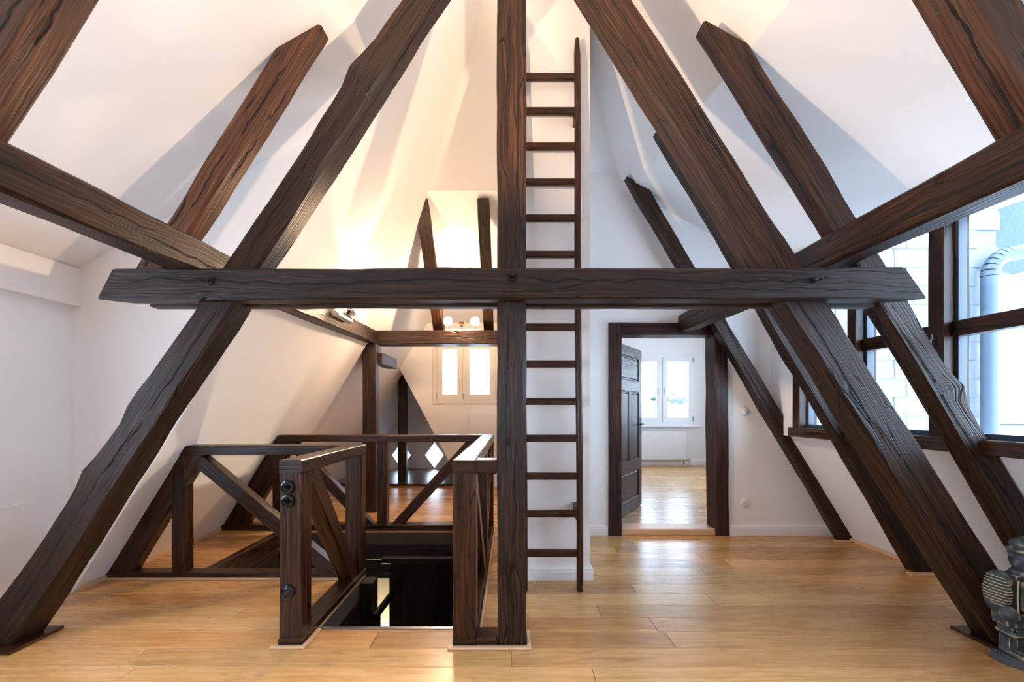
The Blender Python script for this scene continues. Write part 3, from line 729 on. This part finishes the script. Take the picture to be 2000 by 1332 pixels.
# ------------------------------------------------------------------ door frame and door
dr = st(empty('door_1', (1.5, 4.435, 0)))
def D(x): return x-1.5
timber('frame_post', [(D(.95), -.02, 0), (D(1.077), -.02, 0), (D(1.077), .21, 0), (D(.95), .21, 0)], [(D(.95), -.02, 2.093), (D(1.077), -.02, 2.093), (D(1.077), .21, 2.093), (D(.95), .21, 2.093)], M['door_wood'], dr, ch=.008, amp=.003)
timber('frame_post', [(D(2.0), -.02, 0), (D(2.13), -.02, 0), (D(2.13), .21, 0), (D(2.0), .21, 0)], [(D(1.985), -.02, 2.093), (D(2.12), -.02, 2.093), (D(2.12), .21, 2.093), (D(1.985), .21, 2.093)], M['door_wood'], dr, ch=.012, amp=.005)
timber('lintel', [(D(1.078), -.022, 1.972), (D(1.078), .21, 1.972), (D(1.078), .21, 2.094), (D(1.078), -.022, 2.094)], [(D(1.984), -.022, 1.972), (D(1.984), .21, 1.972), (D(1.984), .21, 2.094), (D(1.984), -.022, 2.094)], M['door_wood'], dr, ch=.008, amp=.003)
# leaf, opened into the far room
lf = empty('door_leaf', (1.10, 4.80, .07)); lf.rotation_euler = (0, 0, math.atan2(.76, .48)); tag(lf, 'dark panelled wooden door leaf standing open into the far room', 'door')
LW, LH, LT = .90, 1.89, .04; DWD = M['door_wood']
for nm, x0, x1, z0, z1, ax in (('door_stile', 0, .115, 0, LH, 2), ('door_stile', LW-.115, LW, 0, LH, 2), ('door_rail', .115, LW-.115, LH-.11, LH, 0), ('door_rail', .115, LW-.115, 1.38, 1.50, 0), ('door_rail', .115, LW-.115, .46, .58, 0), ('door_rail', .115, LW-.115, 0, .13, 0), ('door_muntin', LW/2-.045, LW/2+.045, .58, 1.38, 2)):
    box(nm, (x0, -LT/2, z0), (x1, LT/2, z1), DWD, lf, bev=.003, axis=ax)
def dpanel(x0, x1, z0, z1, ax):
    bm = bmesh.new(); addbox(bm, (x0, -.006, z0), (x1, .006, z1)); bm.normal_update()
    fs = [f for f in bm.faces if abs(f.normal.y) > .5]
    r = bmesh.ops.inset_individual(bm, faces=fs, thickness=.035, depth=0)
    bmesh.ops.inset_individual(bm, faces=fs, thickness=.012, depth=.007)
    bm.normal_update(); boxuv(bm, ax); p = fin(bm, 'door_panel', DWD, lf, smooth=False)
    for s in (-1, 1):
        for a in ((x0, x0+.012, z0, z1), (x1-.012, x1, z0, z1), (x0, x1, z0, z0+.012), (x0, x1, z1-.012, z1)):
            box('panel_moulding', (a[0], min(s*.006, s*.017), a[2]), (a[1], max(s*.006, s*.017), a[3]), DWD, p, bev=.003)
dpanel(.115, LW-.115, 1.50, LH-.11, 0); dpanel(.115, LW/2-.045, .58, 1.38, 2); dpanel(LW/2+.045, LW-.115, .58, 1.38, 2); dpanel(.115, LW-.115, .13, .46, 0)
for s in (-1, 1):
    h = box('handle_plate', (LW-.075, min(s*.02, s*.024), .86), (LW-.04, max(s*.02, s*.024), 1.07), M['iron'], lf, bev=.002)
    bm = bmesh.new(); addcyl(bm, (LW-.057, s*.022, .99), (LW-.057, s*.065, .99), .009, .008, 12); addcyl(bm, (LW-.05, s*.063, .99), (LW-.17, s*.060, .985), .009, .007, 12)
    fin(bm, 'door_handle', M['iron'], h)

# ------------------------------------------------------------------ windows
def casement(par, x0, x1, z0, z1, hinge_left, handle=True, cut=.065, mat=None):
    """white sash facing -Y, local coords"""
    mt = mat or M['white']; y0, y1 = -.03, .03
    bm = bmesh.new()
    for lo, hi in (((x0, y0, z0), (x0+cut, y1, z1)), ((x1-cut, y0, z0), (x1, y1, z1)), ((x0+cut, y0, z0), (x1-cut, y1, z0+cut)), ((x0+cut, y0, z1-cut), (x1-cut, y1, z1))): addbox(bm, lo, hi)
    s = fin(bm, 'sash', mt, par, smooth=False)
    box('pane', (x0+cut-.005, -.004, z0+cut-.005), (x1-cut+.005, .004, z1-cut+.005), M['glass'], s)
    hx = x0-.006 if hinge_left else x1+.006
    for hz in (z0+.06, z1-.06): cyl('hinge', (hx, -.038, hz-.045), (hx, -.038, hz+.045), .008, M['steel'], s, n=10)
    if handle:
        kx = x1-cut*.5 if hinge_left else x0+cut*.5; kz = (z0+z1)/2
        bm = bmesh.new(); addcyl(bm, (kx, -.03, kz+.03), (kx, -.055, kz+.03), .010, n=10); addbox(bm, (kx-.009, -.066, kz-.09), (kx+.009, -.053, kz+.04))
        fin(bm, 'window_handle', M['white'], s, smooth=False)
w1 = st(empty('window_1', (0, 7.30, 0)))
bm = bmesh.new()
for lo, hi in (((-1.275, -.03, 1.33), (-1.215, .06, 2.36)), ((-.265, -.03, 1.33), (-.20, .06, 2.36)), ((-1.215, -.03, 1.33), (-.265, .06, 1.39)), ((-1.215, -.03, 2.30), (-.265, .06, 2.36)), ((-.795, -.02, 1.39), (-.775, .06, 2.30))): addbox(bm, lo, hi)
addbox(bm, (-1.235, .035, 1.37), (-1.18, .07, 2.32)); addbox(bm, (-.30, .035, 1.37), (-.25, .07, 2.32)); addbox(bm, (-1.18, .035, 1.37), (-.30, .07, 1.43)); addbox(bm, (-1.18, .035, 2.26), (-.30, .07, 2.32)); addbox(bm, (-.83, .035, 1.43), (-.74, .07, 2.26))
fin(bm, 'window_frame', M['warm_white'], w1, smooth=False)
casement(w1, -1.213, -.797, 1.392, 2.298, True, cut=.09, mat=M['warm_white']); casement(w1, -.773, -.267, 1.392, 2.298, True, cut=.09, mat=M['warm_white'])
tag(box('wall_panel', (-.68, 7.17, 0), (.10, 7.30, 1.17), M['white'], bev=.006), 'plain white boxed panel below the two-pane gable window', 'panel')
w2 = st(empty('window_2', (0, 9.50, 0)))
bm = bmesh.new()
for lo, hi in (((2.42, -.02, .90), (2.50, .10, 2.40)), ((3.80, -.02, .90), (3.88, .10, 2.40)), ((2.50, -.02, .90), (3.80, .10, .97)), ((2.50, -.02, 2.33), (3.80, .10, 2.40)), ((3.13, -.01, .97), (3.17, .10, 2.33))): addbox(bm, lo, hi)
fin(bm, 'window_frame', M['white'], w2, smooth=False)
casement(w2, 2.501, 3.129, .971, 2.329, True, cut=.09); casement(w2, 3.171, 3.80, .971, 2.329, False, cut=.09)
box('window_sill', (2.36, -.16, .87), (3.96, 0, .90), M['white'], w2, bev=.005)
# radiator below the far window
ra = empty('radiator', (3.1, 9.42, .06)); tag(ra, 'flat white radiator under the far room window', 'radiator')
box('radiator_panel', (-.75, -.05, .12), (.52, .03, .72), M['white'], ra, bev=.008)
bm = bmesh.new()
for k in range(30): addbox(bm, (-.73+k*.0418, -.054, .15), (-.73+k*.0418+.02, -.049, .69))
fin(bm, 'panel_flutes', M['white'], ra, smooth=False)['kind'] = 'stuff'
cyl('valve', (.53, -.01, .13), (.62, -.01, .13), .018, M['steel'], ra); cyl('pipe', (.62, -.01, 0), (.62, -.01, .14), .008, M['steel'], ra)

# band of windows in the right dormer
mul = [(4.0, 4.1), (3.345, 3.43), (2.665, 2.763), (1.99, 2.09), (1.32, 1.42), (.65, .75), (-.02, .08), (-.69, -.59), (-1.36, -1.26), (-2.03, -1.93)]
XW = 2.55
wr = st(empty('window_3', (XW, 2.0, 0)))
def Yw(v): return v-2.0
for k, (a, b2) in enumerate(mul):
    m_ = timber('mullion', [(0, Yw(a), 1.07), (.16, Yw(a), 1.07), (.16, Yw(b2), 1.07), (0, Yw(b2), 1.07)],
           [(0, Yw(a), 2.72), (.16, Yw(a), 2.72), (.16, Yw(b2), 2.72), (0, Yw(b2), 2.72)], M['stain'], wr, ch=.004, amp=.001)
    if k == 2:
        bm = bmesh.new(); addbox(bm, (-.012, Yw(2.715), 1.60), (0, Yw(2.725), 1.70)); addbox(bm, (-.028, Yw(2.708), 1.635), (-.010, Yw(2.732), 1.665)); fin(bm, 'window_catch', M['chrome'], m_, smooth=False)
box('sill_beam', (-.03, Yw(YB), 1.0), (.20, Yw(4.12), 1.08), M['stain'], wr, bev=.005)
for (a, b2), (c, d) in zip(mul[1:], mul[:-1]):
    lo, hi = Yw(b2), Yw(c)
    # each light: sash, transom, pane
    s = bmesh.new()
    for l_, h_ in (((.07, lo, 1.08), (.12, lo+.022, 2.68)), ((.07, hi-.022, 1.08), (.12, hi, 2.68)), ((.07, lo+.022, 1.08), (.12, hi-.022, 1.11)), ((.07, lo+.022, 2.50), (.12, hi-.022, 2.68))): addbox(s, l_, h_)
    so = fin(s, 'sash', M['zinc'], wr, smooth=False)
    box('transom', (.05, lo, 1.675), (.13, hi, 1.765), M['stain'], wr, bev=.004)
    box('pane', (.090, lo+.02, 1.105), (.096, hi-.02, 1.675), M['glass'], so); box('pane', (.090, lo+.02, 1.765), (.096, hi-.02, 2.51), M['glass'], so)

# ------------------------------------------------------------------ outside, seen through the right windows
ow = empty('neighbour_wall', (4.0, 4.44, 0)); tag(ow, 'sunlit wall clad in white slates outside the right windows', 'wall')
box('wall_backing', (-1.2, .03, 1.0), (.80, .055, 3.4), M['slate_white'], ow)
bm = bmesh.new(); addbox(bm, (0, -.012, 0), (.345, .0, .198)); bmesh.ops.bevel(bm, geom=list(bm.edges), offset=.004, segments=1, affect='EDGES'); bm.normal_update()
tl = fin(bm, 'slate', M['slate_white'], ow, smooth=False); first = True
for i in range(17):
    for j in range(6):
        if (j == 5 and i % 2 == 0) or .262+i*.1835 < .98: continue
        o = tl if first else copyobj(tl, ow); first = False
        o.location = (-1.2 + j*.35 - (i % 2)*.12 + .05, .018 + .002*(j % 2), .262+i*.1835); o.rotation_euler = (R(-3), 0, 0)
dp = empty('downpipe', (4.60, 4.34, 0)); tag(dp, 'grey blue rain downpipe on the white slate wall outside', 'pipe')
cyl('pipe_run', (0, 0, -1), (0, 0, 2.52), .065, M['zinc'], dp, n=20)
bm = bmesh.new(); pr = None
for k in range(7):
    t = k/6*R(75); p = (.22-.22*math.cos(t), 0, 2.52+.22*math.sin(t))
    if pr: addcyl(bm, pr, p, .07, .07, 18)
    pr = p
addcyl(bm, pr, (.9, 0, 2.88), .07, .07, 18); fin(bm, 'pipe_elbow', M['zinc'], dp)
bm = bmesh.new(); addcyl(bm, (-.07, 0, 2.1), (-.16, .06, 2.12), .006, n=8); addcyl(bm, (-.16, .06, 2.0), (-.14, .06, 2.24), .006, n=8); fin(bm, 'pipe_clip', M['iron'], dp)
nr = empty('neighbour_roof', (5.3, 4.9, .4)); tag(nr, 'pale shingled roof outside, right of the downpipe', 'roof')
prism('roof_deck', [(0, 0, -1.6), (4.5, 0, -1.6), (4.5, 3.0, .9), (0, 3.0, .9)], (0, .05, -.06), M['slate_white'], nr)
bm = bmesh.new(); addbox(bm, (0, 0, 0), (.29, .30, .014)); sh = fin(bm, 'shingle', M['slate_white'], nr, smooth=False); first = True
for i in range(11):
    for j in range(12):
        o = sh if first else copyobj(sh, nr); first = False
        yy = i*.26; o.location = (j*.30 + (i % 2)*.15 + .02, yy, -1.6+yy*.8333+.02+.004*random.random()); o.rotation_euler = (R(39.8-2.5), 0, 0)
hr = empty('slate_gablet', (5.35, 4.9, 2.95)); tag(hr, 'dark blue slate roof piece high outside the right windows', 'roof')
prism('slate_face', [(-.45, 0, .0), (.10, 0, -.25), (1.4, 0, .15), (1.6, 0, .9), (.2, 0, 1.3), (-.5, 0, .75)], (.0, .5, .25), M['slate_blue'], hr)
tag(box('pale_house', (4, 40, -5.8), (26, 43, 1.62), M['slate_white']), 'pale distant house top below the trees outside the far room window', 'house')
gd = box('outside_ground', (-30, 10.5, -6), (40, 90, -5.8), M['ground']); st(gd)
def tree(x, y, z, s, lab):
    e = empty('garden_tree', (x, y, z)); tag(e, lab, 'tree')
    cyl('trunk', (0, 0, 0), (0, 0, 5.2*s), .25*s, M['iron'], e, r1=.1*s, n=10)
    bm = bmesh.new(); rr = random.Random(int(x*10))
    for k in range(60):
        c = Vector((rr.gauss(0, 1.5), rr.gauss(0, 1.0), 5.0+rr.gauss(0, .8)))*s
        m = Matrix.Translation(c) @ Matrix.Diagonal((1.0*s, 1.0*s, .7*s, 1))
        bmesh.ops.create_icosphere(bm, subdivisions=2, radius=rr.uniform(.3, .6), matrix=m)
    for v in bm.verts: v.co += Vector((noise.noise(v.co*2.1), noise.noise(v.co*2.3+Vector((9, 0, 0))), noise.noise(v.co*2.7)))*.3*s
    fin(bm, 'foliage', M['foliage'], e)
tree(16.3, 46, -.95, .55, 'distant green tree seen through the right pane of the far room window')
tree(12.3, 50, -.5, .35, 'distant tree at the left pane of the far room window')

# ------------------------------------------------------------------ stairwell
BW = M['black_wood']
well = st(empty('wall_stairwell', (0, 0, 0)))
k = 0
for i in range(7):
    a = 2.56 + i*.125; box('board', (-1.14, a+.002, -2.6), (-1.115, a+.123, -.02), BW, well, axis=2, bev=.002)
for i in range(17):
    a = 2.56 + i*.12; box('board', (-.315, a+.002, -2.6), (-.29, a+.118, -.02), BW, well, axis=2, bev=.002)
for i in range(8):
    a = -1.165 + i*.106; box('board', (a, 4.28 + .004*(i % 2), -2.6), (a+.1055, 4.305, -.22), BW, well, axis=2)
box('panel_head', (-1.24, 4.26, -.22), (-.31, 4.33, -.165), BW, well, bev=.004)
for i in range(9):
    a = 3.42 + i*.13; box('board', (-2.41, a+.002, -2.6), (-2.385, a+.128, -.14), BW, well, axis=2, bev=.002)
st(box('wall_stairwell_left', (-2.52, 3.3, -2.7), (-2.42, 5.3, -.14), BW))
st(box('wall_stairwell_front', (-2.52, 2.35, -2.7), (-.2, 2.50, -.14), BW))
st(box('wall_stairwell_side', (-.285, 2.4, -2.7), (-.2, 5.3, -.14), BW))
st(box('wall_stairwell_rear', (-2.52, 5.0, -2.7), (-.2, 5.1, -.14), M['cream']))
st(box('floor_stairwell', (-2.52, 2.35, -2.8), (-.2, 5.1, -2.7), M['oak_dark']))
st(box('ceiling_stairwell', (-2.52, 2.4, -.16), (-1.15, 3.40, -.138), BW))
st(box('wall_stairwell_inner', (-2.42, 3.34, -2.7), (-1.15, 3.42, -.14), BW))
tag(bar('stair_trimmer_beam', 0, -2.40, -.30, (4.605, 4.75), (-.30, -.05), BW, ch=.008, amp=.004), 'black trimmer beam under the rear stair railing', 'beam')
tag(bar('stair_header_beam', 0, -2.40, -.30, (4.76, 4.90), (-.55, -.28), BW, ch=.008, amp=.003), 'lower black beam deep inside the stairwell', 'beam')
tag(bar('stairwell_side_beam', 1, 3.425, 4.60, (-2.40, -2.33), (-.20, .004), ST, ch=.006, amp=.003), 'dark beam edging the left end of the stairwell floor opening', 'beam')
sp = empty('stair_newel', (-1.05, 3.36, -2.7)); tag(sp, 'black lower stair newel with sloping handrail inside the stairwell', 'post')
box('newel_block', (-.052, -.09, 0), (.035, .05, 2.68), BW, sp, bev=.004)
box('newel_step', (.036, -.07, 0), (.060, .04, 2.45), BW, sp, bev=.003)
timber('lower_handrail', [(-.015, .05, 2.33), (.02, .05, 2.33), (.02, .05, 2.39), (-.015, .05, 2.39)], [(-.10, .88, 2.17), (-.065, .88, 2.17), (-.065, .88, 2.23), (-.10, .88, 2.23)], BW, sp, ch=.003, amp=.001)
stt = empty('staircase', (-.66, 2.6, -2.7)); tag(stt, 'dark steep staircase going down inside the stairwell', 'stairs')
for i in range(8):
    z = 2.5 - i*.205; y = i*.2
    box('tread', (-.32, y, z-.035), (.33, y+.25, z), BW, stt, bev=.004); box('riser', (-.32, y+.005, z), (.33, y+.02, z+.17), BW, stt)

# ------------------------------------------------------------------ halogen fixtures
def fixture(loc, rz, label, heads, length=.42):
    e = empty('spot_fixture', loc, rz); tag(e, label, 'lamp')
    box('mounting_bar', (-length/2, -.035, 0), (length/2, .035, .028), M['white'], e, bev=.004)
    for (hx, hy, hz, ang, lit) in heads:
        d = Vector(ang).normalized(); c = Vector((hx, hy, hz))
        bm = bmesh.new(); addcyl(bm, (hx, 0, .028), (hx, 0, hz*.65), .006, n=8); addcyl(bm, (hx, 0, hz*.6), c - d*.01, .006, n=8)
        h = fin(bm, 'lamp_arm', M['chrome'], e)
        bm = bmesh.new(); addcyl(bm, c-d*.035, c+d*.012, .022, .056, 24, cap=False); addcyl(bm, c+d*.012, c+d*.018, .058, .058, 24, cap=False)
        addcyl(bm, c-d*.05, c-d*.035, .018, .022, 16)
        fin(bm, 'lamp_shade', M['chrome'], h)
        bm = bmesh.new(); addcyl(bm, c+d*.006, c+d*.010, .050, .050, 24); fin(bm, 'lamp_lens', M['lamp_on'] if lit else M['glass'], h)
    return e
fixture((-.62, 5.60, 2.205), 0, 'three-head halogen spot fixture on top of the tie beam', [(-.165, -.06, .115, (0, -1, .08), True), (0, -.05, .10, (0, -.15, 1), True), (.165, -.06, .115, (0, -1, .08), True)])
fixture((-1.598, 4.25, 2.095), R(90), 'chrome halogen spot fixture on the left purlin, just under the collar beam', [(-.12, -.03, .075, (-.8, -.3, .25), True), (.03, -.03, .075, (.1, -.3, 1), True), (.15, -.03, .07, (-.3, -1, .3), False)], .36)

# ------------------------------------------------------------------ carved statue at the right edge
sx, sy = 2.535, 2.22
stt = empty('stone_statue', (sx, sy, 0)); stt.rotation_euler = (0, 0, R(-4))
tag(stt, 'carved grey-green stone guardian statue standing on the floor at the right edge', 'statue')
def ell(bm, c, r, rot=None, sub=3):
    m = Matrix.Translation(c) @ (rot.to_4x4() if rot else Matrix.Identity(4)) @ Matrix.Diagonal((*r, 1))
    bmesh.ops.create_icosphere(bm, subdivisions=sub, radius=1, matrix=m)
def blk(bm, c, h, bev=.012, rot=None):
    t = bmesh.new(); addbox(t, tuple(-v for v in h), h); bmesh.ops.bevel(t, geom=list(t.edges), offset=bev, segments=2, affect='EDGES')
    m = Matrix.Translation(c) @ (rot.to_4x4() if rot else Matrix.Identity(4)); bmesh.ops.transform(t, matrix=m, verts=t.verts)
    me = bpy.data.meshes.new('tmp'); t.to_mesh(me); t.free(); bm.from_mesh(me); bpy.data.meshes.remove(me)
bm = bmesh.new()
# plinth-bound legs, kilt, trunk, arms, head
for s in (-1, 1):
    blk(bm, (s*.062, 0, .115), (.042, .045, .075), .018)
    blk(bm, (s*.064, -.035, .060), (.044, .072, .022), .012)      # feet
    blk(bm, (s*.066, -.01, .150), (.050, .052, .012), .008)        # knee band
    blk(bm, (s*.070, 0, .225), (.058, .060, .052), .020, Matrix.Rotation(R(s*6), 3, 'Y'))  # kilt flaps
    ell(bm, (s*.140, -.005, .350), (.046, .056, .100), Matrix.Rotation(R(-s*5), 3, 'Y'))    # sleeve
    ell(bm, (s*.128, -.005, .405), (.044, .052, .048))
    ell(bm, (s*.135, -.045, .265), (.032, .040, .036))             # fist
    ell(bm, (s*.115, -.050, .245), (.030, .030, .026))
    ell(bm, (s*.066, .0, .565-.02), (.016, .020, .030))            # ears
blk(bm, (0, 0, .232), (.085, .058, .050), .02)
blk(bm, (0, 0, .345), (.112, .068, .092), .030)
blk(bm, (0, -.062, .345), (.085, .012, .078), .010)                # breast plate
ell(bm, (0, -.003, .440), (.072, .058, .030))
ell(bm, (0, -.008, .505), (.070, .066, .068))                     # head
ell(bm, (0, -.066, .500), (.012, .018, .020)); ell(bm, (0, -.058, .474), (.028, .014, .008))   # nose, lips
for s in (-1, 1): ell(bm, (s*.026, -.060, .517), (.014, .010, .008)); blk(bm, (s*.027, -.062, .532), (.020, .008, .004), .003)
ell(bm, (0, -.004, .553), (.080, .074, .020)); ell(bm, (0, .0, .580), (.064, .060, .034)); ell(bm, (0, 0, .606), (.024, .024, .018))
me = bpy.data.meshes.new('statue_body'); bm.to_mesh(me); bm.free()
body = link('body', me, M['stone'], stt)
rm = body.modifiers.new('remesh', 'REMESH'); rm.mode = 'VOXEL'; rm.voxel_size = .0045; rm.use_smooth_shade = True
sm = body.modifiers.new('smooth', 'SMOOTH'); sm.iterations = 3; sm.factor = .5
# carved relief: fanned ribs on sleeves and bead rows on the chest
def rib(p0, p1, r, nm='carved_rib'):
    bm = bmesh.new(); addcyl(bm, p0, p1, r, r*.7, 6); return fin(bm, nm, M['stone_rib'], body)
for s in (-1, 1):
    for i in range(11):
        z = .278 + i*.0145; k = math.sqrt(max(.05, 1-((z-.350)/.104)**2)); bm = bmesh.new(); prev = None
        for q in range(9):
            t = R(-205 + q*17) if s < 0 else R(25 - q*17)
            pnt = (s*.140 + .049*k*math.cos(t), -.005 + .060*k*math.sin(t), z + (.010 if 1 else 0)*(abs(math.cos(t))) )
            if prev: addcyl(bm, prev, pnt, .0024, .0024, 5)
            prev = pnt
        fin(bm, 'carved_rib', M['stone_rib'], body)
    bm = bmesh.new(); prev = None
    for q in range(9):
        z = .265 + q*.02; pnt = (s*(.104 + .004*math.sin(q*.4)), -.070, z)
        if prev: addcyl(bm, prev, pnt, .0038, .0038, 6)
        prev = pnt
    fin(bm, 'collar_strip', M['stone_rib'], body)
bm = bmesh.new()
for i in range(9):
    for j in range(9):
        addbox(bm, (-.078+j*.0175, -.079, .275+i*.0165), (-.078+j*.0175+.011, -.073, .275+i*.0165+.009))
fin(bm, 'chest_beads', M['stone_rib'], body, smooth=False)['kind'] = 'stuff'
bm = bmesh.new()
pl = [(-.132, -.03), (-.085, -.105), (.085, -.105), (.132, -.03), (.132, .052), (-.132, .052)]
lo_ = [bm.verts.new((x, y, 0)) for x, y in pl]; hi_ = [bm.verts.new((x*.92, y*.92, .045)) for x, y in pl]
bm.faces.new(lo_[::-1]); bm.faces.new(hi_)
for i in range(6): bm.faces.new((lo_[i], lo_[(i+1) % 6], hi_[(i+1) % 6], hi_[i]))
bmesh.ops.bevel(bm, geom=list(bm.edges), offset=.006, segments=2, affect='EDGES'); fin(bm, 'plinth', M['stone_plain'], stt, sharp=60)
